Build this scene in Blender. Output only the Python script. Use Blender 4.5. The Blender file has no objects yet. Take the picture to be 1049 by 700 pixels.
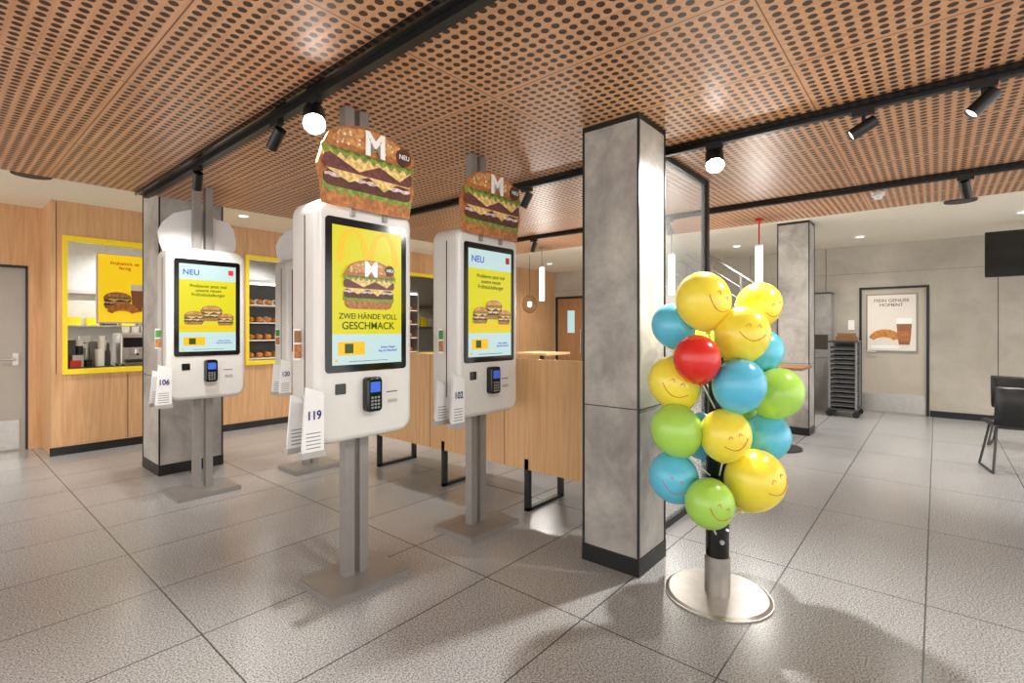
import bpy, math, random
from mathutils import Vector, Matrix
random.seed(5)
S=bpy.context.scene
S.view_settings.view_transform='Standard'
def lin(c):
    return tuple(((x/255)/12.92 if x/255<=0.04045 else (((x/255)+0.055)/1.055)**2.4) for x in c)
def newmat(name):
    m=bpy.data.materials.new(name); m.use_nodes=True
    return m, m.node_tree.nodes, m.node_tree.links, m.node_tree.nodes['Principled BSDF']
def mat(name,c,rough=0.5,metal=0.0,es=0.0,var=0.04,scale=18,coat=0.0,ec=None,trans=0):
    m,N,L,b=newmat(name)
    col=lin(c)
    tc=N.new('ShaderNodeTexCoord'); no=N.new('ShaderNodeTexNoise'); no.inputs['Scale'].default_value=scale; no.inputs['Detail'].default_value=4
    L.new(tc.outputs['Object'],no.inputs['Vector'])
    r=N.new('ShaderNodeValToRGB')
    r.color_ramp.elements[0].position=0.35; r.color_ramp.elements[1].position=0.65
    r.color_ramp.elements[0].color=tuple(max(0,x*(1-var)) for x in col)+(1,)
    r.color_ramp.elements[1].color=tuple(min(1,x*(1+var)) for x in col)+(1,)
    L.new(no.outputs['Fac'],r.inputs['Fac']); L.new(r.outputs['Color'],b.inputs['Base Color'])
    b.inputs['Roughness'].default_value=rough; b.inputs['Metallic'].default_value=metal
    b.inputs['Coat Weight'].default_value=coat
    if es:
        b.inputs['Emission Color'].default_value=lin(ec or c)+(1,); b.inputs['Emission Strength'].default_value=es
    if trans: b.inputs['Transmission Weight'].default_value=trans
    return m
def scr(name,c,es=0.75,var=0.0):
    m,N,L,b=newmat(name); col=lin(c)
    b.inputs['Base Color'].default_value=tuple(x*.12 for x in col)+(1,)
    b.inputs['Emission Color'].default_value=col+(1,); b.inputs['Emission Strength'].default_value=es
    b.inputs['Roughness'].default_value=.3
    if var:
        tc=N.new('ShaderNodeTexCoord'); no=N.new('ShaderNodeTexNoise'); no.inputs['Scale'].default_value=70; no.inputs['Detail'].default_value=3
        L.new(tc.outputs['Object'],no.inputs['Vector']); r=N.new('ShaderNodeValToRGB'); r.color_ramp.elements[0].position=.35; r.color_ramp.elements[1].position=.65
        r.color_ramp.elements[0].color=tuple(x*(1-var) for x in col)+(1,); r.color_ramp.elements[1].color=tuple(min(1,x*(1+var)) for x in col)+(1,)
        L.new(no.outputs['Fac'],r.inputs['Fac']); L.new(r.outputs['Color'],b.inputs['Emission Color'])
    return m
def math_(N,L,op,a,b=None,c=None):
    n=N.new('ShaderNodeMath'); n.operation=op
    for i,v in enumerate((a,b,c)):
        if v is None: continue
        if isinstance(v,(int,float)): n.inputs[i].default_value=v
        else: L.new(v,n.inputs[i])
    return n.outputs[0]
def wood(name,c1,c2,axis=2,rough=.45,sc=1.0):
    m,N,L,b=newmat(name)
    tc=N.new('ShaderNodeTexCoord'); mp=N.new('ShaderNodeMapping')
    s=[14*sc,14*sc,14*sc]; s[axis]=0.7*sc; mp.inputs['Scale'].default_value=s
    L.new(tc.outputs['Object'],mp.inputs['Vector'])
    no=N.new('ShaderNodeTexNoise'); no.inputs['Scale'].default_value=2.5; no.inputs['Detail'].default_value=6; no.inputs['Distortion'].default_value=.6
    L.new(mp.outputs['Vector'],no.inputs['Vector'])
    r=N.new('ShaderNodeValToRGB'); r.color_ramp.elements[0].position=.3; r.color_ramp.elements[1].position=.72
    r.color_ramp.elements[0].color=lin(c1)+(1,); r.color_ramp.elements[1].color=lin(c2)+(1,)
    L.new(no.outputs['Fac'],r.inputs['Fac']); L.new(r.outputs['Color'],b.inputs['Base Color'])
    b.inputs['Roughness'].default_value=rough
    return m
def concrete(name,c1,c2,rough=.5,scale=2.2):
    m,N,L,b=newmat(name)
    tc=N.new('ShaderNodeTexCoord')
    no=N.new('ShaderNodeTexNoise'); no.inputs['Scale'].default_value=scale; no.inputs['Detail'].default_value=10; no.inputs['Roughness'].default_value=.68; no.inputs['Distortion'].default_value=.3
    L.new(tc.outputs['Object'],no.inputs['Vector'])
    r=N.new('ShaderNodeValToRGB'); r.color_ramp.elements[0].position=.32; r.color_ramp.elements[1].position=.66
    r.color_ramp.elements[0].color=lin(c1)+(1,); r.color_ramp.elements[1].color=lin(c2)+(1,)
    L.new(no.outputs['Fac'],r.inputs['Fac']); L.new(r.outputs['Color'],b.inputs['Base Color'])
    b.inputs['Roughness'].default_value=rough
    return m
# ---------- materials
def floor_mat():
    m,N,L,b=newmat('granite_tile')
    tc=N.new('ShaderNodeTexCoord'); mp=N.new('ShaderNodeMapping'); mp.inputs['Location'].default_value=(-.83+1.23*10,-.043+.63*20,0)
    L.new(tc.outputs['Object'],mp.inputs['Vector'])
    br=N.new('ShaderNodeTexBrick'); br.offset=0; br.squash=1
    br.inputs['Scale'].default_value=1; br.inputs['Mortar Size'].default_value=.0038; br.inputs['Mortar Smooth'].default_value=.1
    br.inputs['Brick Width'].default_value=1.23; br.inputs['Row Height'].default_value=.63
    br.inputs['Color1'].default_value=(.93,.93,.93,1); br.inputs['Color2'].default_value=(1.0,1.0,1.0,1); br.inputs['Mortar'].default_value=(.2,.2,.2,1)
    L.new(mp.outputs['Vector'],br.inputs['Vector'])
    no=N.new('ShaderNodeTexNoise'); no.inputs['Scale'].default_value=130; no.inputs['Detail'].default_value=5; no.inputs['Roughness'].default_value=.8
    L.new(tc.outputs['Object'],no.inputs['Vector'])
    r=N.new('ShaderNodeValToRGB'); r.color_ramp.elements[0].position=.40; r.color_ramp.elements[1].position=.58
    r.color_ramp.elements[0].color=lin((86,88,90))+(1,); r.color_ramp.elements[1].color=lin((206,206,206))+(1,)
    L.new(no.outputs['Fac'],r.inputs['Fac'])
    n2=N.new('ShaderNodeTexNoise'); n2.inputs['Scale'].default_value=1.6; n2.inputs['Detail'].default_value=4
    L.new(tc.outputs['Object'],n2.inputs['Vector'])
    r2=N.new('ShaderNodeValToRGB'); r2.color_ramp.elements[0].color=(.86,.86,.87,1); r2.color_ramp.elements[1].color=(1,1,1,1)
    L.new(n2.outputs['Fac'],r2.inputs['Fac'])
    mx=N.new('ShaderNodeMixRGB'); mx.blend_type='MULTIPLY'; mx.inputs['Fac'].default_value=1
    L.new(r.outputs['Color'],mx.inputs['Color1']); L.new(br.outputs['Color'],mx.inputs['Color2'])
    m2=N.new('ShaderNodeMixRGB'); m2.blend_type='MULTIPLY'; m2.inputs['Fac'].default_value=1
    L.new(mx.outputs['Color'],m2.inputs['Color1']); L.new(r2.outputs['Color'],m2.inputs['Color2'])
    L.new(m2.outputs['Color'],b.inputs['Base Color']); b.inputs['Roughness'].default_value=.24
    return m
def perf_mat():
    m,N,L,b=newmat('perforated_oak')
    tc=N.new('ShaderNodeTexCoord'); sp=N.new('ShaderNodeSeparateXYZ'); L.new(tc.outputs['Object'],sp.inputs[0])
    W,H,P=.65,1.27,.052
    px=math_(N,L,'MULTIPLY',math_(N,L,'FRACT',math_(N,L,'DIVIDE',math_(N,L,'ADD',sp.outputs['X'],-1.3+6.5),W)),W)
    py=math_(N,L,'MULTIPLY',math_(N,L,'FRACT',math_(N,L,'DIVIDE',math_(N,L,'ADD',sp.outputs['Y'],-.51+12.7),H)),H)
    nx,ny=12,24
    mX=(W-nx*P)/2; mY=(H-ny*P)/2
    def cell(p,mg,n):
        q=math_(N,L,'DIVIDE',math_(N,L,'SUBTRACT',p,mg),P)
        inside=math_(N,L,'MULTIPLY',math_(N,L,'GREATER_THAN',q,0),math_(N,L,'LESS_THAN',q,float(n)))
        return math_(N,L,'SUBTRACT',math_(N,L,'FRACT',q),.5),inside
    fx,ix=cell(px,mX,nx); fy,iy=cell(py,mY,ny)
    d=math_(N,L,'SQRT',math_(N,L,'ADD',math_(N,L,'MULTIPLY',fx,fx),math_(N,L,'MULTIPLY',fy,fy)))
    hole=math_(N,L,'MULTIPLY',math_(N,L,'LESS_THAN',d,.33),math_(N,L,'MULTIPLY',ix,iy))
    sx=math_(N,L,'LESS_THAN',px,.006); sy=math_(N,L,'LESS_THAN',py,.006)
    seam=math_(N,L,'MAXIMUM',sx,sy)
    mp=N.new('ShaderNodeMapping'); mp.inputs['Scale'].default_value=(22,1.2,1); L.new(tc.outputs['Object'],mp.inputs['Vector'])
    no=N.new('ShaderNodeTexNoise'); no.inputs['Scale'].default_value=2; no.inputs['Detail'].default_value=5; L.new(mp.outputs['Vector'],no.inputs['Vector'])
    r=N.new('ShaderNodeValToRGB'); r.color_ramp.elements[0].position=.3; r.color_ramp.elements[1].position=.7
    r.color_ramp.elements[0].color=lin((194,142,104))+(1,); r.color_ramp.elements[1].color=lin((218,168,130))+(1,)
    L.new(no.outputs['Fac'],r.inputs['Fac'])
    mx=N.new('ShaderNodeMixRGB'); L.new(hole,mx.inputs['Fac']); L.new(r.outputs['Color'],mx.inputs['Color1']); mx.inputs['Color2'].default_value=lin((58,34,24))+(1,)
    m2=N.new('ShaderNodeMixRGB'); L.new(seam,m2.inputs['Fac']); L.new(mx.outputs['Color'],m2.inputs['Color1']); m2.inputs['Color2'].default_value=lin((110,72,50))+(1,)
    L.new(m2.outputs['Color'],b.inputs['Base Color']); b.inputs['Roughness'].default_value=.42
    return m
M={}
M['floor']=floor_mat(); M['perf']=perf_mat()
M['oak']=wood('oak_panel',(196,148,102),(218,174,128)); M['oakh']=wood('oak_panel_light',(202,156,106),(222,180,132),axis=2)
M['oakd']=wood('oak_door_brown',(160,116,80),(182,138,98))
M['conc']=concrete('concrete_laminate',(128,124,120),(186,181,174)); M['wallc']=concrete('wall_concrete',(168,160,147),(192,184,171),scale=1.3)
M['concw']=concrete('concrete_dark',(118,114,110),(158,154,150)); M['gdoor2']=concrete('door_greige',(182,172,156),(198,188,172),scale=1)
M['cream']=mat('cream_plaster',(236,228,210),.8,var=.015); M['black']=mat('black_metal',(18,18,19),.4,var=.1)
M['blackp']=mat('black_gloss',(10,10,11),.12,var=.1); M['steel']=mat('brushed_steel',(190,186,181),.32,metal=.85,var=.05)
M['alu']=mat('satin_aluminium',(146,142,138),.42,metal=.4,var=.03); M['white']=mat('kiosk_white',(208,206,202),.32,var=.01,coat=.2)
M['kgrey']=mat('kiosk_side_grey',(168,166,162),.4,var=.01)
M['yellow']=mat('yellow_frame',(240,212,30),.4,es=.08,var=.02); M['greydoor']=mat('door_grey',(168,162,152),.5,var=.03,scale=4)
M['paper']=mat('paper_white',(226,226,226),.6,var=.01); M['red']=mat('red_paint',(205,35,30),.35,var=.03)
M['s_yel']=scr('screen_yellow',(222,212,24),.9); M['s_gold']=scr('screen_gold',(246,192,20),.95); M['s_pale']=scr('screen_pale',(200,228,228),.85)
M['s_green']=scr('screen_green_text',(62,92,18),.6); M['s_blue']=scr('screen_blue',(40,80,190),.9); M['s_white']=scr('screen_white',(250,250,250),.95)
M['p_white']=mat('print_white',(240,238,232),.5,es=.06,var=0)
for k,c in dict(bun=(170,108,58),bunl=(196,138,84),lett=(122,142,56),lettd=(84,106,42),patty=(84,46,34),beef=(104,56,54),cheese=(226,190,120),onion=(206,182,182),tom=(190,60,34),ses=(232,212,170)).items():
    M['b_'+k]=mat('print_'+k,c,.5,es=.03,var=.35,scale=45); M['q_'+k]=scr('shown_'+k,c,.95,.3)
M['redb']=mat('balloon_red',(220,44,36),.26,var=.02,coat=.15); M['yelb']=mat('balloon_yellow',(246,226,72),.26,var=.02,coat=.15)
M['blub']=mat('balloon_blue',(92,192,224),.26,var=.02,coat=.15); M['greb']=mat('balloon_green',(168,216,88),.26,var=.02,coat=.15)
M['smile']=mat('balloon_print',(205,100,30),.5); M['glow']=scr('lamp_glow',(255,250,240),3.0); M['hot']=scr('spot_hot',(255,252,245),80)
M['tray']=mat('tray_brown',(140,100,62),.6); M['dark']=mat('dark_grey',(60,60,62),.5); M['grey']=mat('mid_grey',(130,130,130),.5)
M['kit']=mat('kitchen_wall',(195,197,196),.5); M['blue']=mat('terminal_blue',(50,90,190),.3,es=.4); M['navy']=mat('navy_ink',(30,40,110),.6)
M['pst']=mat('pastry',(196,128,58),.6,var=.25,scale=30); M['beige']=mat('poster_beige',(230,222,210),.5,var=.01)
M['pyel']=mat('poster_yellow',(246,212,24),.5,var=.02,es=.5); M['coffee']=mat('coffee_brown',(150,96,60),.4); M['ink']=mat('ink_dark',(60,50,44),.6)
M['leaf']=mat('leaflet_green',(70,130,60),.5)
def glass():
    m,N,L,b=newmat('clear_glass'); b.inputs['Base Color'].default_value=(.9,.95,.95,1); b.inputs['Roughness'].default_value=.02
    b.inputs['Alpha'].default_value=.2; return m
M['glass']=glass()
# ---------- mesh builder
class MB:
    def __init__(s): s.v=[];s.f=[];s.mi=[];s.sm=[];s.mats=[]
    def add(s,V,F,m,smooth=False):
        if m not in s.mats: s.mats.append(m)
        k=s.mats.index(m); o=len(s.v); s.v+=[tuple(p) for p in V]
        for f in F: s.f.append([i+o for i in f]); s.mi.append(k); s.sm.append(smooth)
    def box(s,x0,x1,y0,y1,z0,z1,m):
        V=[(x0,y0,z0),(x1,y0,z0),(x1,y1,z0),(x0,y1,z0),(x0,y0,z1),(x1,y0,z1),(x1,y1,z1),(x0,y1,z1)]
        s.add(V,[(0,3,2,1),(4,5,6,7),(0,1,5,4),(1,2,6,5),(2,3,7,6),(3,0,4,7)],m)
    def prism(s,P,y0,y1,m):   # P in (x,z), ccw seen from -Y
        n=len(P); V=[(x,y0,z) for x,z in P]+[(x,y1,z) for x,z in P]
        F=[list(range(n)),list(range(2*n-1,n-1,-1))]+[((i+1)%n,i,i+n,(i+1)%n+n) for i in range(n)]
        s.add(V,F,m)
    def cyl(s,a,b,r,m,seg=20,r2=None,caps=True):
        a=Vector(a);b=Vector(b);d=(b-a).normalized()
        u=d.orthogonal().normalized(); w=d.cross(u); r2=r if r2 is None else r2
        V=[]
        for c,rr in((a,r),(b,r2)):
            for i in range(seg):
                t=2*math.pi*i/seg; V.append(c+u*math.cos(t)*rr+w*math.sin(t)*rr)
        s.add(V,[(i,(i+1)%seg,(i+1)%seg+seg,i+seg) for i in range(seg)],m,True)
        if caps: s.add(V,[list(range(seg-1,-1,-1)),list(range(seg,2*seg))],m)
    def tube(s,P,r,m,seg=8):
        P=[Vector(p) for p in P]
        for i in range(len(P)-1): s.cyl(P[i],P[i+1],r,m,seg)
    def ring(s,rings,m,smooth=True,caps=True):
        n=len(rings[0]); V=[p for R in rings for p in R]; F=[]
        for k in range(len(rings)-1):
            for i in range(n): F.append((k*n+(i+1)%n,k*n+i,(k+1)*n+i,(k+1)*n+(i+1)%n))
        s.add(V,F,m,smooth)
        if caps: s.add(rings[0],[list(range(n))],m); s.add(rings[-1],[list(range(n-1,-1,-1))],m)
    def soft(s,x0,x1,z0,z1,r,y0,y1,b,m):
        R=[]
        for t in (0,25,50,75,90):
            i=b*(1-math.sin(math.radians(t))); R.append((y0+b*(1-math.cos(math.radians(t))),i))
        back=[(y1-(y-y0),i) for y,i in reversed(R)]
        s.ring([[(x,y,z) for x,z in rr(x0+i,x1-i,z0+i,z1-i,max(r-i,.003))] for y,i in R+back],m)
    def ell(s,c,rx,ry,rz,m,seg=24,tail=0.0):
        rings=[];n=16
        for k in range(1,n):
            t=math.pi*k/n; z=math.cos(t); q=math.sin(t)
            if tail and z<0: q*=1-tail*z*z*.35; z*=1+tail*.25
            rings.append([(c[0]+rx*q*math.cos(2*math.pi*i/seg),c[1]+ry*q*math.sin(2*math.pi*i/seg),c[2]+rz*z) for i in range(seg)])
        s.ring(rings,m)
    def obj(s,name,loc=(0,0,0),rz=0,parent=None,rot=None):
        me=bpy.data.meshes.new(name); me.from_pydata(s.v,[],s.f)
        for m in s.mats: me.materials.append(M[m])
        me.polygons.foreach_set('material_index',s.mi); me.polygons.foreach_set('use_smooth',s.sm); me.update()
        o=bpy.data.objects.new(name,me); S.collection.objects.link(o); o.location=loc
        o.rotation_euler=rot if rot else (0,0,math.radians(rz))
        if parent: o.parent=parent
        return o
def rr(x0,x1,z0,z1,r,n=6):
    P=[]
    for cx,cz,a in((x1-r,z1-r,0),(x0+r,z1-r,90),(x0+r,z0+r,180),(x1-r,z0+r,270)):
        for i in range(n+1):
            t=math.radians(a+90*i/n); P.append((cx+r*math.cos(t),cz+r*math.sin(t)))
    return P
def ep(cx,cz,a,b,n=24,t0=0,t1=360):
    full=(t1-t0)>=360; k=n if full else n+1
    return [(cx+a*math.cos(math.radians(t0+(t1-t0)*i/n)),cz+b*math.sin(math.radians(t0+(t1-t0)*i/n))) for i in range(k)]
def text(s,size,loc,m,parent,rot=(90,0,0),name='label_text',align='CENTER',sx=1,bold=.012):
    c=bpy.data.curves.new(name,'FONT'); c.body=s; c.size=size; c.align_x=align; c.align_y='CENTER'; c.extrude=.0004; c.offset=size*bold
    c.materials.append(M[m]); o=bpy.data.objects.new(name,c); S.collection.objects.link(o)
    o.location=loc; o.rotation_euler=[math.radians(a) for a in rot]; o.scale=(sx,1,1)
    if parent: o.parent=parent
    return o
def wavy(x0,x1,z0,z1,amp,n,ph=0):
    P=[(x0+(x1-x0)*i/n, z0+amp*math.sin(i*1.9+ph)) for i in range(n+1)]
    P+=[(x1-(x1-x0)*i/n, z1+amp*.7*math.sin(i*1.7+ph+1)) for i in range(n+1)]
    return P
def burger(mb,cx,cz,w,h,y,k='b_',st=.0012):
    def L(P,m,o): mb.prism([(cx+x*w,cz+z*h) for x,z in P],y-o*st,y-o*st+st*.8,k+m)
    L(rr(-.45,.45,-.5,-.2,.12),'bun',1)
    L(wavy(-.48,.48,-.34,-.24,.03,30),'lett',2)
    L(rr(-.47,.47,-.28,-.10,.07),'patty',3)
    L(wavy(-.46,.46,-.17,-.13,.012,24),'onion',4)
    L([(-.45,-.08),(-.22,-.2),(-.02,-.08),(.15,-.22),(.3,-.09),(.46,-.1),(.46,-.05),(-.45,-.04)],'cheese',5)
    L(rr(-.48,.48,-.08,.1,.06),'beef',6)
    L([(-.4,.1),(-.12,-.05),(.1,.08),(.33,-.04),(.46,.1),(.46,.13),(-.42,.13)],'cheese',7)
    L(wavy(-.5,.5,.1,.2,.035,34,2),'lett',8)
    L(wavy(-.44,.46,.15,.19,.02,26,1),'lettd',9)
    L([(x,z) for x,z in ep(0,.17,.48,.34,28,0,180)],'bun',10)
    L([(x,z) for x,z in ep(0,.24,.40,.24,28,0,180)],'bunl',11)
    for i in range(26):
        a=random.uniform(-.36,.36); b=random.uniform(.25,.42)
        if abs(a)<.12: continue
        L(ep(a,b*(1-a*a*.9),.011,.015,8),'ses',12)
def arches(mb,cx,cz,w,h,y,m,th=.16):
    for sx in(-1,1):
        c=cx+sx*w*.25; n=20; a0=w*.25
        outer=[(c+a0*math.cos(math.pi*i/n),cz+h*math.sin(math.pi*i/n)**.8) for i in range(n+1)]
        a1=a0*(1-th*2.2); inner=[(c+a1*math.cos(math.pi*i/n),cz+h*(1-th*.6)*math.sin(math.pi*i/n)**.8) for i in range(n+1)]
        for i in range(n): mb.prism([outer[i],outer[i+1],inner[i+1],inner[i]],y,y+.001,m)
# ---------- room
def simple(name,x0,x1,y0,y1,z0,z1,m):
    b=MB(); b.box(x0,x1,y0,y1,z0,z1,m); return b.obj(name)
simple('floor',-3,10.6,-4,9.6,-.1,0,'floor')
simple('ceiling',-3,10.6,-4,9.6,2.82,2.9,'cream')
b=MB(); b.box(-3,6.3,-4,5.45,2.62,2.64,'perf'); b.box(-3,6.3,5.43,5.45,2.64,2.82,'cream'); b.box(6.28,6.3,-4,5.45,2.64,2.82,'cream')
b.obj('ceiling_perforated_wood')
for i,x in enumerate((1.3,3.27,5.2)):
    w=.06 if i==0 else .03
    b=MB(); b.box(x-w,x+w,-4,5.45,2.6,2.62,'black'); b.box(x-w-.012,x-w,-4,5.45,2.59,2.62,'blackp'); b.box(x-.018,x+.018,-4,5.4,2.57,2.6,'black')
    b.obj('trim_%d'%(i+1))
# back left wall with openings
Y0=7.4
ops=[(1.02,2.30),(2.95,4.5),(5.1,6.8)]
b=MB(); b.box(.92,10.39,Y0,Y0+.12,0,.9,'oak'); b.box(.92,10.39,Y0,Y0+.12,2.43,2.82,'oak')
xs=[.92]+[v for o in ops for v in o]+[10.39]
for i in range(0,len(xs),2): b.box(xs[i],xs[i+1],Y0,Y0+.12,.9,2.43,'oak')
for x in (1.6,2.62,3.7,4.8,5.9,6.95,8.0,9.0): 
    b.box(x-.003,x+.003,Y0-.002,Y0,.1,.86,'ink')
for x in (.96,2.62,4.8,6.95,8.0,9.0): b.box(x-.003,x+.003,Y0-.002,Y0,.9,2.8,'ink')
b.box(.92,.97,Y0+.12,8.05,0,2.82,'oak')
b.obj('wall_back_left')
for i,(a,c) in enumerate(ops):
    b=MB(); t=.045
    b.box(a-.01,c+.01,Y0-.03,Y0+.1,.9-.01,.9+t,'yellow'); b.box(a-.01,c+.01,Y0-.03,Y0+.1,2.43-t,2.44,'yellow')
    b.box(a-.01,a+t*.7,Y0-.03,Y0+.1,.9+t,2.43-t,'yellow'); b.box(c-t*.7,c+.01,Y0-.03,Y0+.1,.9+t,2.43-t,'yellow')
    b.obj('window_%d'%(i+1))
simple('baseboard_back_left',.905,10.38,Y0-.015,Y0-.001,0,.09,'black')
# wall with grey door at far left
b=MB(); b.box(-3,-.12,8.05,8.17,0,2.82,'oak'); b.box(-.12,.80,8.05,8.17,2.12,2.82,'oak'); b.box(.80,.92,8.05,8.17,0,2.82,'oak')
b.box(-.121,-.1,8.045,8.17,0,2.12,'black'); b.box(.78,.8,8.045,8.17,0,2.12,'black'); b.box(-.12,.8,8.045,8.17,2.1,2.13,'black')
b.obj('wall_far_left')
b=MB(); b.box(-.1,.78,8.08,8.13,0,2.1,'greydoor'); b.box(-.05,.73,8.07,8.08,.02,.35,'steel'); b.cyl((.7,8.03,1.05),(.7,8.08,1.05),.012,'steel'); b.cyl((.7,8.03,1.05),(.58,8.03,1.05),.011,'steel')
b.box(.675,.725,8.07,8.08,.98,1.12,'steel'); b.cyl((.3,8.068,1.5),(.3,8.08,1.5),.06,'red')
b.obj('door_1')
simple('baseboard_far_left',-3,-.125,8.035,8.049,0,.09,'black')
# right wall
X1=10.39
b=MB(); dz=2.1
def wseg(y0,y1,z0=0,z1=2.82): b.box(X1,X1+.12,y0,y1,z0,z1,'wallc')
wseg(-4,.09); wseg(.09,1.01,dz); wseg(1.01,6.45); wseg(6.45,7.35,2.2); wseg(7.35,9.6)
for y in (-3.2,-1.95,-.7,1.5,2.75,4.0,5.25): b.box(X1-.002,X1,y-.004,y+.004,.1,2.82,'ink')
b.box(X1-.002,X1,-4,9,2.34,2.346,'grey')
b.obj('wall_right')
b=MB(); b.box(X1-.02,X1+.1,.09,.125,0,2.1,'black'); b.box(X1-.02,X1+.1,.975,1.01,0,2.1,'black'); b.box(X1-.02,X1+.1,.125,.975,2.065,2.1,'black')
b.box(X1+.01,X1+.06,.125,.975,0,2.065,'gdoor2'); b.box(X1,X1+.01,.14,.96,.02,.32,'steel')
b.cyl((X1-.05,.9,1.02),(X1+.01,.9,1.02),.012,'steel'); b.cyl((X1-.05,.9,1.02),(X1-.05,.78,1.02),.011,'steel')
b.obj('door_2')
b=MB(); b.box(X1-.02,X1+.1,6.45,6.5,0,2.2,'black'); b.box(X1-.02,X1+.1,7.3,7.35,0,2.2,'black'); b.box(X1-.02,X1+.1,6.5,7.3,2.15,2.2,'black')
b.box(X1+.01,X1+.06,6.5,7.3,0,2.15,'oakd'); b.box(X1,X1+.01,6.8,7.0,1.3,1.85,'s_pale'); b.cyl((X1-.04,6.6,.8),(X1-.04,6.6,1.4),.015,'steel'); b.cyl((X1-.04,6.6,.85),(X1+.01,6.6,.85),.01,'steel'); b.cyl((X1-.04,6.6,1.35),(X1+.01,6.6,1.35),.01,'steel')
b.obj('door_3')
simple('baseboard_right',X1-.016,X1-.001,-4,.08,0,.1,'black'); 
simple('wall_kitchen_back',.97,10.39,9.3,9.4,0,2.82,'kit')
# pillars
def pillar(name,x0,x1,y0,y1,zt):
    b=MB(); b.box(x0,x1,y0,y1,.1,zt,'conc'); b.box(x0-.008,x1+.008,y0-.008,y1+.008,0,.1,'black')
    for x,y in((x0,y0),(x1,y0),(x0,y1),(x1,y1)):
        b.box(x-.006,x+.006,y-.006,y+.006,.1,zt,'black')
    b.box(x0-.003,x1+.003,y0-.003,y1+.003,.94,.945,'ink'); b.box(x0-.004,x1+.004,y0-.004,y1+.004,zt-.03,zt,'black')
    return b.obj(name)
pillar('pillar',2.61,2.96,1.28,1.64,2.62); pillar('pillar.001',1.46,2.01,5.63,6.16,2.82); pillar('pillar.002',7.49,7.85,1.27,1.64,2.82)
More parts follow.
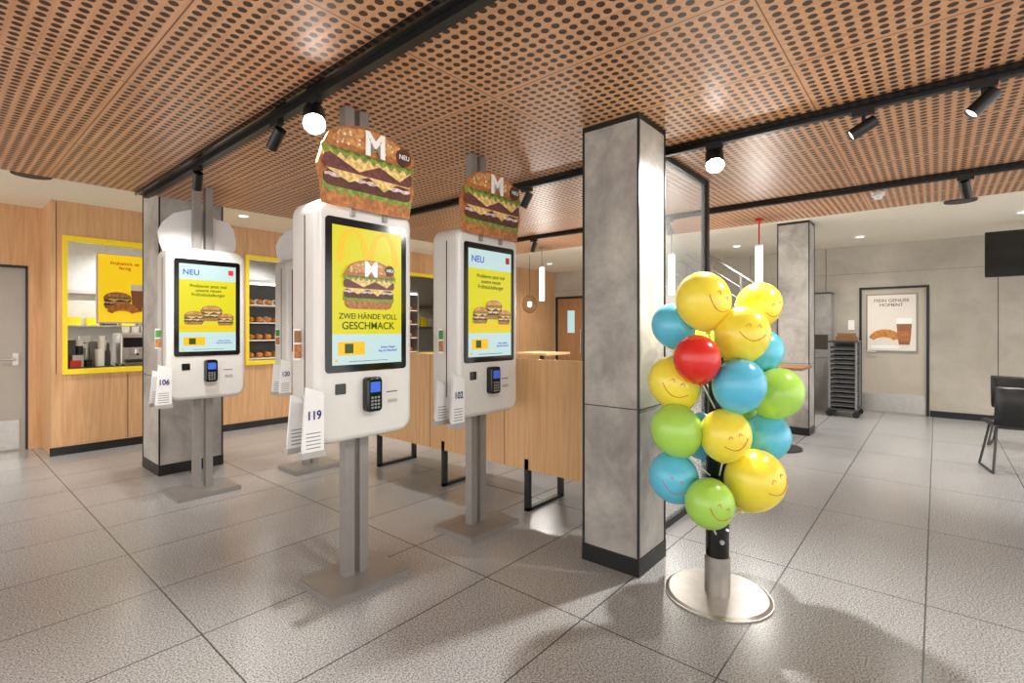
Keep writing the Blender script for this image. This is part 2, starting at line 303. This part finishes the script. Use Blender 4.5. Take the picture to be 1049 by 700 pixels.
# ---------- kiosks
def kiosk(cx,cy,kind,num,front):
    b=MB(); f=-.125
    b.box(-.24,.24,-.185,.185,0,.035,'alu'); b.box(-.232,.232,-.177,.177,.035,.04,'alu')
    for sx in(-1,1): 
        b.box(sx*.045-.028,sx*.045+.028,-.02,.04,.04,2.618,'alu')
    b.soft(-.3,.3,.81,2.07,.085,f,.135,.03,'white')
    b.box(-.302,-.298,-.02,-.012,.95,1.98,'ink')
    b.prism(rr(-.25,.25,1.174,1.975,.02),f-.006,f+.002,'blackp')
    y=f-.0075
    x0,x1,z0,z1=-.215,.215,1.212,1.935
    b.box(x0,x1,y,y+.001,z0,z1,'s_yel')
    b.box(x0,x1,y-.0008,y,z0,z0+.16,'s_pale')
    b.box(x0+.03,x0+.19,y-.0016,y-.0008,z0+.05,z0+.12,'s_gold'); b.box(x0+.07,x0+.12,y-.0024,y-.0016,z0+.06,z0+.11,'s_green')
    b.prism(ep(x0+.022,z0+.022,.009,.009,12),y-.002,y-.001,'s_gold'); b.box(-.12,.12,y-.002,y-.001,z0+.014,z0+.018,'grey')
    if kind=='A':
        arches(b,0,1.74,.38,.19,y-.002,'s_gold',.17)
        burger(b,0,1.635,.33,.26,y-.003,'q_')
        b.prism(ep(.12,1.72,.03,.03,16),y-.022,y-.02,'q_patty')
    else:
        b.box(x0,x1,y-.0008,y,z1-.13,z1,'s_pale')
        burger(b,.02,1.53,.17,.13,y-.003,'q_'); burger(b,-.11,1.49,.15,.11,y-.003,'q_'); burger(b,.13,1.48,.13,.10,y-.006,'q_')
        b.box(x0,x1,y-.002,y-.001,1.40,1.425,'s_gold')
        b.prism(rr(.155,.195,1.86,1.905,.005),y-.002,y-.001,'red')
    # payment parts
    b.prism(rr(-.195,-.135,1.06,1.115,.006),f-.004,f+.002,'blackp')
    b.soft(-.035,.06,.955,1.14,.02,f-.05,f+.004,.01,'blackp'); b.prism(rr(-.018,.043,1.06,1.115,.004),f-.053,f-.049,'blue')
    for i in range(3):
        for j in range(4): b.box(-.014+i*.02,-.001+i*.02,f-.053,f-.049,.972+j*.018,.983+j*.018,'grey')
    b.box(.12,.19,f-.003,f+.002,1.045,1.05,'ink'); b.prism(rr(.13,.19,.985,1.005,.004),f-.004,f+.002,'kgrey')
    # numbered card holders on the left side
    for dy,hh in((-.12,1.1),(.03,1.05)):
        P=[(-.385,.80),(-.272,.78),(-.272,hh-.03),(-.365,hh)] 
        b.prism(P,dy-.035,dy-.028,'paper'); b.prism([(x+.004,z+.008) for x,z in P],dy-.024,dy-.017,'paper'); b.prism([(x+.008,z+.014) for x,z in P],dy-.013,dy-.006,'paper')
        b.box(-.385,-.265,dy-.04,dy+.0,.77,.80,'kgrey'); b.box(-.32,-.29,dy-.01,dy+.03,.77,1.0,'kgrey')
        for i in range(5): b.box(-.365,-.29,dy-.0355,dy-.035,.815+i*.018,.82+i*.018,'grey')
    # leaflet clipped to side
    b.box(-.34,-.3,.02,.024,1.24,1.40,'paper'); b.box(-.338,-.302,.018,.02,1.33,1.39,'leaf' if kind=='B' else 'tray'); b.box(-.338,-.302,.018,.02,1.25,1.32,'b_bun')
    # topper
    if front:
        out=[(-.28,2.03),(.25,2.03),(.265,2.12),(.285,2.2),(.265,2.3),(.285,2.37),(.25,2.42),(.16,2.43),(.08,2.465),(-.08,2.465),(-.2,2.415),(-.28,2.32),(-.31,2.22),(-.29,2.12)]
        b.prism(out,f-.035,f-.015,'b_bun')
        burger(b,-.015,2.24,.57,.43,f-.036,'b_',.002)
        b.prism(ep(.19,2.36,.05,.05,24),f-.066,f-.05,'b_patty')
    else:
        out=[(-.27,2.03),(.25,2.03),(.29,2.14),(.29,2.2),(.27,2.3),(.22,2.36),(.12,2.37),(.05,2.42),(-.08,2.42),(-.2,2.37),(-.28,2.28),(-.31,2.2),(-.3,2.12)]
        b.prism(out,.06,.08,'paper'); b.prism([(x*.94,2.03+(z-2.03)*.94) for x,z in out],.056,.06,'paper')
    for sx in(-1,1): b.box(sx*.1-.012,sx*.1+.012,f-.02 if front else .06,f+.05 if front else .1,1.99,2.1,'alu')
    o=b.obj('self_order_kiosk',(cx,cy,0))
    if kind=='A':
        text('ZWEI HÄNDE VOLL',.041,(0,f-.012,1.465),'s_green',o); text('GESCHMACK',.055,(0,f-.012,1.415),'s_green',o)
        text('M',.11,(0,f-.03,1.715),'s_white',o,bold=.035)
        text('NEU',.022,(.12,f-.031,1.72),'s_white',o)
    else:
        text('NEU',.062,(-.13,f-.012,1.865),'s_blue',o); text('Probieren jetzt mal\nunsere neuen\nFrühstücksburger',.036,(0,f-.012,1.72),'s_green',o)
    text('Deine Wahl?\nSag uns Bescheid',.018,(.12,f-.012,1.29),'s_blue',o)
    text(num,.06,(-.325,-.158,.975),'navy',o,sx=.85,bold=.02)
    if front:
        text('NEU',.036,(.19,f-.069,2.36),'p_white',o,rot=(90,0,0)); text('M',.17,(0,f-.07,2.37),'p_white',o,bold=.04)
    return o
kiosk(1.565,2.475,'A','119',True); kiosk(2.535,2.475,'B','102',True)
kiosk(1.565,4.815,'B','106',False); kiosk(2.535,4.815,'B','120',False)
# ---------- bench
b=MB(); b.box(3.0,3.03,1.72,4.42,.32,1.17,'oakh'); b.box(2.999,3.0,2.62,2.625,.32,1.17,'ink'); b.box(2.999,3.0,3.52,3.525,.32,1.17,'ink')
b.box(3.03,3.5,1.72,4.42,.4,.46,'dark'); b.box(3.03,3.10,1.72,4.42,.46,1.12,'dark')
for q in(1.85,2.4,3.35,4.33):
    b.box(3.0,3.04,q-.02,q+.02,0,.4,'black'); b.box(3.44,3.48,q-.02,q+.02,0,.4,'black'); b.box(3.0,3.48,q-.02,q+.02,0,.025,'black'); b.box(3.0,3.48,q-.02,q+.02,.375,.4,'black')
b.obj('bench_with_wood_back')
def table(name,x,y,h=.75,w=.7,m='oakh'):
    b=MB(); b.box(x-w/2,x+w/2,y-w/2,y+w/2,h-.03,h,m); b.cyl((x,y,.02),(x,y,h-.03),.035,'black'); b.cyl((x,y,0),(x,y,.02),.25,'black',32); b.obj(name)
table('dining_table',4.1,2.3); table('dining_table.001',4.1,3.8); table('high_table',6.5,1.42,.97,.6,'tray'); table('high_table.001',6.0,4.5,1.05,.6)
def chair(x,y,rz,name='dining_chair'):
    b=MB()
    prof=[(-.22,.46),(-.1,.45),(.08,.445),(.17,.47),(.215,.56),(.23,.7),(.24,.84)]
    V=[];F=[]
    for (yy,zz) in prof:
        for i in range(7):
            xx=-.21+.42*i/6; V.append((xx,yy-abs(xx)*.15*(zz>.5),zz+(.12*xx*xx/.04 if zz<.5 else 0)*.15))
    k=len(prof)
    V+= [(x_,y_+ (.02 if z_>.5 else 0),z_-.02) for x_,y_,z_ in V]
    for j in range(k-1):
        for i in range(6):
            q=j*7+i; F.append((q,q+1,q+8,q+7)); F.append((q+7*k,q+7+7*k,q+8+7*k,q+1+7*k))
    for j in range(k-1):
        for i in(0,6):
            q=j*7+i; F.append((q,q+7,q+7+7*k,q+7*k))
    for i in range(6):
        F.append((i,i+1,i+1+7*k,i+7*k)); q=(k-1)*7+i; F.append((q,q+1,q+1+7*k,q+7*k))
    b.add(V,F,'black',True)
    for sx in(-1,1):
        b.tube([(sx*.17,-.12,.44),(sx*.23,-.2,.011),(sx*.23,.24,.011),(sx*.17,.1,.44)],.011,'dark')
    b.tube([(-.17,-.12,.43),(.17,-.12,.43)],.01,'dark'); b.tube([(-.17,.1,.43),(.17,.1,.43)],.01,'dark')
    b.obj(name,(x,y,0),rz)
chair(6.95,-.6,100); chair(8.5,-.74,80); chair(4.75,2.3,-90); chair(4.75,3.8,-90)
table('dining_table.002',7.8,-1.3,.75,.8,'dark')
# ---------- glass screen next to pillar
b=MB(); y=1.46
b.box(4.17,4.22,y-.025,y+.025,0,2.618,'black'); b.box(2.97,4.17,y-.02,y+.02,0,.05,'black'); b.box(2.97,4.17,y-.02,y+.02,2.58,2.618,'black'); b.box(2.97,2.99,y-.02,y+.02,.05,2.58,'black')
b.box(2.99,4.17,y-.006,y+.006,.05,2.58,'glass')
b.obj('glass_divider')
# ---------- balloon stand
bx,by=2.715,.882; R=Vector((.647,-.763,0)); Fw=Vector((.763,.647,0))
root=bpy.data.objects.new('balloon_display_stand',None); S.collection.objects.link(root); root.location=(bx,by,0)
b=MB(); b.cyl((0,0,0),(0,0,.008),.268,'steel',64); b.cyl((0,0,.008),(0,0,.016),.262,'steel',64,r2=.245); b.cyl((0,0,.016),(0,0,.21),.064,'steel',32)
b.cyl((0,0,.21),(0,0,.72),.058,'blackp',32); b.cyl((0,0,.72),(0,0,1.3),.045,'black',24)
b.cyl((-.045,-.035,.3),(-.055,-.043,.3),.012,'steel'); b.cyl((-.02,-.05,.36),(-.026,-.064,.36),.006,'s_white')
b.obj('stand_post',parent=root)
B=[(-.111,-.09,1.544,.14,'yelb'),(.271,.11,1.529,.122,'yelb'),(-.212,.06,1.416,.118,'blub'),(.065,-.14,1.371,.135,'yelb'),(-.189,-.22,1.254,.114,'redb'),
(-.239,-.04,1.121,.135,'yelb'),(.014,-.22,1.126,.127,'blub'),(.287,.11,1.277,.115,'blub'),(.309,-.02,1.063,.128,'greb'),(-.262,-.14,.893,.128,'greb'),
(-.04,-.19,.879,.125,'yelb'),(.263,.01,.827,.122,'blub'),(-.26,-.09,.644,.125,'blub'),(.128,-.14,.645,.148,'yelb'),(-.136,-.24,.563,.118,'greb'),
(.2,.22,.98,.12,'greb'),(-.05,.2,1.3,.13,'yelb'),(-.02,.2,.8,.12,'blub')]
fd=-Fw
for i,(dx,dzz,h,r,m) in enumerate(B):
    b=MB(); c=R*dx+Fw*dzz+Vector((0,0,h))
    b.ell((0,0,0),r*.97,r*.97,r*1.05,m,32,tail=.5)
    b.cyl((0,0,-r*1.17),(0,0,-r*1.26),.008,m,10,r2=.017)
    tgt=Vector((0,0,h-.22))*1.0; d=(c-tgt).normalized()
    d=(d+Vector((0,0,.9))).normalized()
    q=Vector((0,0,1)).rotation_difference(d)
    if i in(0,1,3,5,10,13,12,14):
        qi=q.inverted(); out=qi@((fd+R*random.uniform(-.5,.5)+Vector((0,0,random.uniform(-.25,.1)))).normalized()); 
        rt=qi@R; up=out.cross(rt).normalized(); rt=up.cross(out).normalized()
        ro=random.uniform(-.6,.6); rt,up=(rt*math.cos(ro)+up*math.sin(ro)),(up*math.cos(ro)-rt*math.sin(ro))
        if (q@up).z<0: up=-up
        def sp(a,e):
            v=(out*math.cos(a)*math.cos(e)+rt*math.sin(a)*math.cos(e)+up*math.sin(e)).normalized()
            z=v.z
            if z<0: return Vector((v.x*r*.97*(1-.175*z*z),v.y*r*.97*(1-.175*z*z),r*1.05*z*1.125))
            return Vector((v.x*r*.97,v.y*r*.97,r*1.05*z))
        b.tube([sp(a/10,-.28+.02*(a*a)*.55) for a in range(-5,6)],.0019,'smile',6)
        for sx in(-1,1): b.tube([sp(sx*.2+a/100,.30-.0016*a*a) for a in range(-8,9,4)],.0015,'smile',6)
    o=b.obj('balloon',tuple(c),parent=root); o.rotation_mode='QUATERNION'; o.rotation_quaternion=q
    s=MB(); e=c-d*r*1.2; s.tube([Vector((0,0,max(.3,min(1.28,h-.3)))),e],.004,'paper'); s.obj('balloon_stick',parent=root)
# ---------- spots on tracks
def spot(x,y,tgt,hot=False,power=40,zt=2.57,size=75):
    b=MB(); h=Vector((x,y,zt-.09)); d=(Vector(tgt)-h).normalized()
    b.box(x-.018,x+.018,y-.05,y+.05,zt-.025,zt,'black'); b.cyl((x,y,zt-.025),h,.009,'black')
    a=h-d*.06; e=h+d*.07; rr_=.055 if hot else .032
    b.cyl(a,e,rr_,'black',24,caps=False)
    b.cyl(a,a+d*.003,rr_,'black',24); b.cyl(e-d*.012,e-d*.01,rr_-.003,'hot' if hot else 'glow',20)
    b.obj('track_spotlight')
    l=bpy.data.lights.new('spot_lamp','SPOT'); l.energy=power; l.spot_size=math.radians(size); l.spot_blend=.9; l.shadow_soft_size=.03; l.color=(1,.96,.9)
    o=bpy.data.objects.new('spot_lamp',l); S.collection.objects.link(o); o.location=e+d*.01; o.rotation_euler=d.to_track_quat('-Z','Y').to_euler()
spot(1.3,2.43,(.3,.5,.2),True,230,size=125); spot(3.27,1.08,(1.5,.35,.1),True,250,size=125)
spot(1.3,2.85,(1.2,4.4,1.2),power=100); spot(1.3,4.1,(1.6,5.6,.6),power=90); spot(3.27,2.61,(3.0,3.6,.6),power=100); spot(3.27,-.17,(2.9,1.2,1.0),power=85)
spot(5.2,-.17,(6.5,-.6,0),power=120); spot(5.2,4.03,(5.5,5.2,0),power=120); spot(5.2,2.2,(6.5,1.6,.4),power=100)
spot(1.3,.2,(1.7,2.4,1.2),power=80); spot(3.27,.3,(2.7,2.4,1.2),power=70)  # extra heads, added on the tracks to light the kiosk fronts
spot(3.27,4.4,(3.6,5.8,.4),power=100)
# ceiling downlights
def down(x,y,power=115):
    b=MB(); b.cyl((x,y,2.805),(x,y,2.822),.07,'p_white',28); b.cyl((x,y,2.802),(x,y,2.806),.05,'glow',24); b.obj('ceiling_downlight')
    l=bpy.data.lights.new('down_lamp','SPOT'); l.energy=power; l.spot_size=math.radians(140); l.spot_blend=.9; l.shadow_soft_size=.06; l.color=(1,.97,.92)
    o=bpy.data.objects.new('down_lamp',l); S.collection.objects.link(o); o.location=(x,y,2.79)
for x,y in((.2,6.6),(2.6,6.6),(4.6,6.6),(6.8,6.6),(8.8,6.4),(8.3,4.6),(8.6,-.8),(7.2,-2.2),(9.3,.9),(9.0,2.6),(7.0,3.2),(7.1,.2)): down(x,y)
for x,y in ((1.9,8.7),(3.8,8.7),(6.0,8.7)): down(x,y,200)  # unseen kitchen lamps, added to brighten the interior behind the openings
for i,(x,y) in enumerate(((.65,6.3),(7.4,-.2))):
    b=MB(); b.cyl((x,y,2.8),(x,y,2.822),.14,'ink',32); b.cyl((x,y,2.797),(x,y,2.8),.12,'dark',32); b.obj('ceiling_speaker')
b=MB(); b.cyl((5.55,.4,2.59),(5.55,.4,2.622),.05,'paper',28); b.cyl((5.55,.4,2.565),(5.55,.4,2.59),.03,'paper',28); b.obj('smoke_detector')
# pendants
for y in(1.5,2.5,3.5,4.5):
    c='red' if y==1.5 else 'grey'
    b=MB(); b.cyl((6,y,1.82),(6,y,2.31),.038,'glow',24); b.cyl((6,y,2.31),(6,y,2.33),.039,'p_white',24); b.cyl((6,y,2.33),(6,y,2.6),.008,c,10); b.cyl((6,y,2.595),(6,y,2.618),.04,c,20)
    b.obj('pendant_tube_lamp')
    l=bpy.data.lights.new('pendant_light','POINT'); l.energy=28; l.shadow_soft_size=.03; l.color=(1,.96,.9)
    o=bpy.data.objects.new('pendant_light',l); S.collection.objects.link(o); o.location=(6,y,1.76)
# ---------- poster on door
b=MB(); b.box(-.34,.34,-.012,0,-.48,.48,'alu'); b.box(-.32,.32,-.014,-.012,-.46,.46,'beige')
P=[( .0+.22*math.cos(math.radians(t)),-.28+.17*math.sin(math.radians(t))) for t in range(10,171,10)]+[(-.02+.13*math.cos(math.radians(t)),-.30+.06*math.sin(math.radians(t))) for t in range(170,9,-10)]
b.prism([(x-.08,z) for x,z in P],-.018,-.015,'pst'); 
for k in range(4): b.box(-.2+k*.07,-.193+k*.07,-.0185,-.018,-.2+.02*(k%3),-.13,'b_bunl')
b.prism([(.1,-.36),(.24,-.36),(.27,-.02),(.07,-.02)],-.017,-.014,'coffee'); b.prism([(.07,-.02),(.27,-.02),(.275,.08),(.065,.08)],-.017,-.014,'p_white')
b.prism(ep(-.08,-.4,.2,.03,20),-.0165,-.014,'p_white'); b.prism([(.09,-.3),(.25,-.3),(.262,-.14),(.078,-.14)],-.019,-.017,'b_bun')
o=b.obj('poster_breakfast',(X1-.001,.575,1.5),-90)
text('MEIN GENUSS\nMOMENT',.075,(0,-.016,.33),'ink',o,bold=0)
# yellow kitchen poster
b=MB(); b.box(-.3,.3,-.02,0,-.46,.46,'paper'); b.box(-.28,.28,-.022,-.02,-.44,.44,'pyel')
burger(b,-.08,-.16,.3,.22,-.024,'b_'); b.prism([(.08,-.3),(.18,-.3),(.2,-.02),(.06,-.02)],-.04,-.036,'coffee'); b.prism([(.06,-.02),(.2,-.02),(.2,.06),(.06,.06)],-.04,-.036,'p_white')
b.prism([(x*.8-.02,z*.8-.1) for x,z in P],-.045,-.042,'pst')
for sx in (-.2,.2): b.cyl((sx,-.01,.46),(sx,-.01,.888),.003,'steel')
o=b.obj('poster_menu',(1.75,8.25,1.93))
text('Frühstück ist\nfertig',.06,(0,-.024,.3),'red',o)
# kitchen contents
def counter(name,x0,x1,y0,y1,z): 
    b=MB(); b.box(x0,x1,y0,y1,z-.04,z,'steel'); b.box(x0+.02,x1-.02,y0+.02,y1-.02,.08,z-.04,'kit'); b.box(x0+.05,x1-.05,y0+.06,y1-.05,0,.08,'black')
    x=x0+.5
    while x<x1: b.box(x,x+.004,y0+.016,y0+.02,.1,z-.06,'ink'); x+=.5
    b.obj(name)
counter('service_counter',1.02,6.9,7.56,8.12,.93); 
def espresso(x,y,z):
    b=MB(); b.soft(-.3,.3,.02,.42,.03,-.2,.2,.02,'steel'); b.box(-.26,.26,-.26,-.2,.05,.09,'black'); b.box(-.27,.27,-.204,-.19,.24,.36,'blackp')
    for sx in(-.14,.14): b.cyl((sx,-.23,.16),(sx,-.23,.22),.035,'steel'); b.cyl((sx,-.23,.17),(sx,-.28,.15),.012,'black')
    for sx in(-.26,.26):
        for sy in(-.15,.15): b.cyl((sx,sy,0),(sx,sy,.04),.02,'black')
    for i in range(5): b.cyl((-.2+i*.1,0,.42),(-.2+i*.1,0,.5),.035,'p_white',16,r2=.042)
    b.box(.1,.2,-.206,-.204,.27,.33,'blue'); b.obj('espresso_machine',(x,y,z))
espresso(1.88,7.86,.93)
b=MB()
b.box(-.24,.24,-.17,.17,0,.02,'dark')
for i in range(34):
    x=random.uniform(-.2,.2); y=random.uniform(-.13,.13); h=random.uniform(.06,.4); m=random.choice(['dark','paper','red','grey','steel','black','paper','dark'])
    if i%3: b.cyl((x,y,0.02),(x,y,h),.03,m,12,r2=.038)
    else: b.box(x-.05,x+.05,y-.04,y+.04,0.02,h,m)
b.obj('stacked_cups_and_boxes',(1.29,7.83,.93))
def shelfcase(name,x0,x1):
    b=MB(); y0,y1=7.62,8.05
    b.box(x0,x1,y1-.02,y1,.93,2.1,'dark'); b.box(x0,x0+.02,y0,y1,.93,2.1,'steel'); b.box(x1-.02,x1,y0,y1,.93,2.1,'steel'); b.box(x0,x1,y0,y1,2.08,2.12,'steel')
    for z in(.95,1.22,1.48,1.74):
        b.box(x0+.02,x1-.02,y0+.02,y1-.02,z,z+.015,'p_white'); x=x0+.1
        while x<x1-.08:
            b.ell((x,y0+.13,z+.06),.05,.05,.04,'pst',12); b.ell((x+.02,y0+.27,z+.065),.05,.05,.045,random.choice(['pst','coffee','p_white']),12); x+=.13
    b.box(x0+.02,x1-.02,y0+.03,y0+.06,2.05,2.078,'glow'); b.obj(name)
shelfcase('pastry_display_case',3.05,4.4); shelfcase('pastry_display_case.001',5.2,6.2)
b=MB(); b.box(1.2,9.9,9.24,9.29,1.4,1.45,'steel'); b.box(1.2,9.9,9.24,9.29,1.9,1.95,'steel')
for i in range(40): 
    x=1.3+i*.2; b.box(x,x+.14,9.1,9.24,1.45,1.45+random.uniform(.1,.3),random.choice(['paper','dark','steel','yellow','grey'])); 
b.box(1.2,9.9,9.05,9.29,1.43,1.45,'steel'); b.obj('kitchen_wall_shelf')
# ---------- tray trolley
b=MB()
for x in(-.24,.24):
    for y in(-.18,.18): b.box(x-.015,x+.015,y-.015,y+.015,.1,1.2,'grey'); b.cyl((x-.012,y,.05),(x+.012,y,.05),.05,'black',20); b.box(x-.01,x+.01,y-.01,y+.01,.05,.12,'steel')
b.box(-.26,.26,-.2,.2,.1,.13,'dark'); b.box(-.26,.26,-.2,.2,1.18,1.21,'dark'); b.box(.23,.245,-.18,.18,.13,1.18,'dark')
for i in range(13): b.box(-.23,.22,-.17,.17,.18+i*.075,.215+i*.075,'dark'); b.box(-.25,-.23,-.18,.18,.17+i*.075,.178+i*.075,'grey')
b.box(-.2,.2,-.16,.1,1.21,1.25,'tray'); b.box(-.19,.19,-.15,.1,1.25,1.28,'tray'); b.box(-.2,.18,-.14,.08,1.28,1.33,'tray')
b.obj('tray_trolley',(9.7,1.14,0))
b=MB(); b.box(-.16,.16,-.22,.22,0,2.0,'concw'); b.box(-.17,.17,-.225,.225,2.0,2.03,'dark'); b.box(-.165,-.16,-.18,.18,1.05,1.3,'ink'); b.box(-.165,-.16,-.2,.2,.9,.905,'ink')
b.obj('storage_cabinet',(10.2,1.6,0))
simple('light_switch_panel',X1-.014,X1-.001,1.08,1.17,1.38,1.55,'p_white')
# tv
b=MB(); b.soft(-.5,.5,-.3,.3,.01,-.03,.03,.008,'blackp'); b.box(-.48,.48,-.033,-.03,-.275,.28,'blackp'); b.box(-.05,.05,.03,.12,-.05,.05,'black'); b.box(-.02,.02,.08,.12,0,.435,'black')
b.obj('wall_television',(9.2,-.99,2.385),-90)
# ---------- stairs
b=MB(); sx0,sx1=9.2,10.2
b.box(sx0,sx1,1.95,2.25,.8,.95,'concw'); b.box(sx0,sx0+.05,1.98,2.2,0,.8,'concw'); b.box(sx1-.05,sx1,1.98,2.2,0,.8,'concw')
n=9
for i in range(n): b.box(sx0,sx1,2.25+i*.26,2.54+i*.26,.95+(i+1)*.187-.03,.95+(i+1)*.187+.01,'concw')
for xx in(sx0,sx1-.04):
    P=[(2.1,.72),(2.4,.72),(4.6,2.35),(4.6,2.7),(2.1,.95)]
    V=[(xx,y,z) for y,z in P]+[(xx+.04,y,z) for y,z in P]; k=5
    b.add(V,[list(range(k)),list(range(2*k-1,k-1,-1))]+[((i+1)%k,i,i+k,(i+1)%k+k) for i in range(k)],'steel')
for dz_ in(.02,.24,.46,.68): 
    b.tube([(sx0+.02,2.0,1.22+dz_),(sx0+.02,2.0+(1.58-dz_)/.72,2.8)],.014 if dz_<.6 else .024,'alu')
for yy in(2.02,2.6,3.1): b.cyl((sx0+.02,yy,.9+(yy-2)*.72),(sx0+.02,yy,1.9+(yy-2)*.72),.022,'alu')
for k in range(4): b.box(sx0-.26*(4-k),sx0-.26*(3-k),1.95,2.7,0,.19+k*.19,'concw')
b.obj('staircase')
# ---------- wicker lamp
b=MB()
for k in range(9):
    t=math.pi*k/9
    b.tube([(.14*math.sin(a)*math.cos(t),.14*math.sin(a)*math.sin(t),.17*math.cos(a)) for a in [2*math.pi*i/20 for i in range(21)]],.005,'tray',6)
for k in range(-3,4):
    r_=.14*math.sqrt(1-(k/4)**2); b.tube([(r_*math.cos(2*math.pi*i/20),r_*math.sin(2*math.pi*i/20),.17*k/4) for i in range(21)],.005,'tray',6)
b.ell((0,0,0),.05,.05,.06,'glow',12); b.cyl((0,0,.05),(0,0,.945),.004,'black',8); b.obj('wicker_pendant_lamp',(7.6,6.0,1.875))
# ---------- world & camera
w=bpy.data.worlds.new('world'); S.world=w; w.use_nodes=True; bg=w.node_tree.nodes['Background']; bg.inputs[0].default_value=(1,.985,.96,1); bg.inputs[1].default_value=2.5
cam=bpy.data.cameras.new('camera'); co=bpy.data.objects.new('camera',cam); S.collection.objects.link(co)
cam.sensor_width=36; cam.lens=513/1049*36; cam.shift_y=-13/1049; cam.clip_start=.05
co.location=(0,0,1.4); co.rotation_euler=(math.radians(90),0,math.radians(-49.7)); S.camera=co
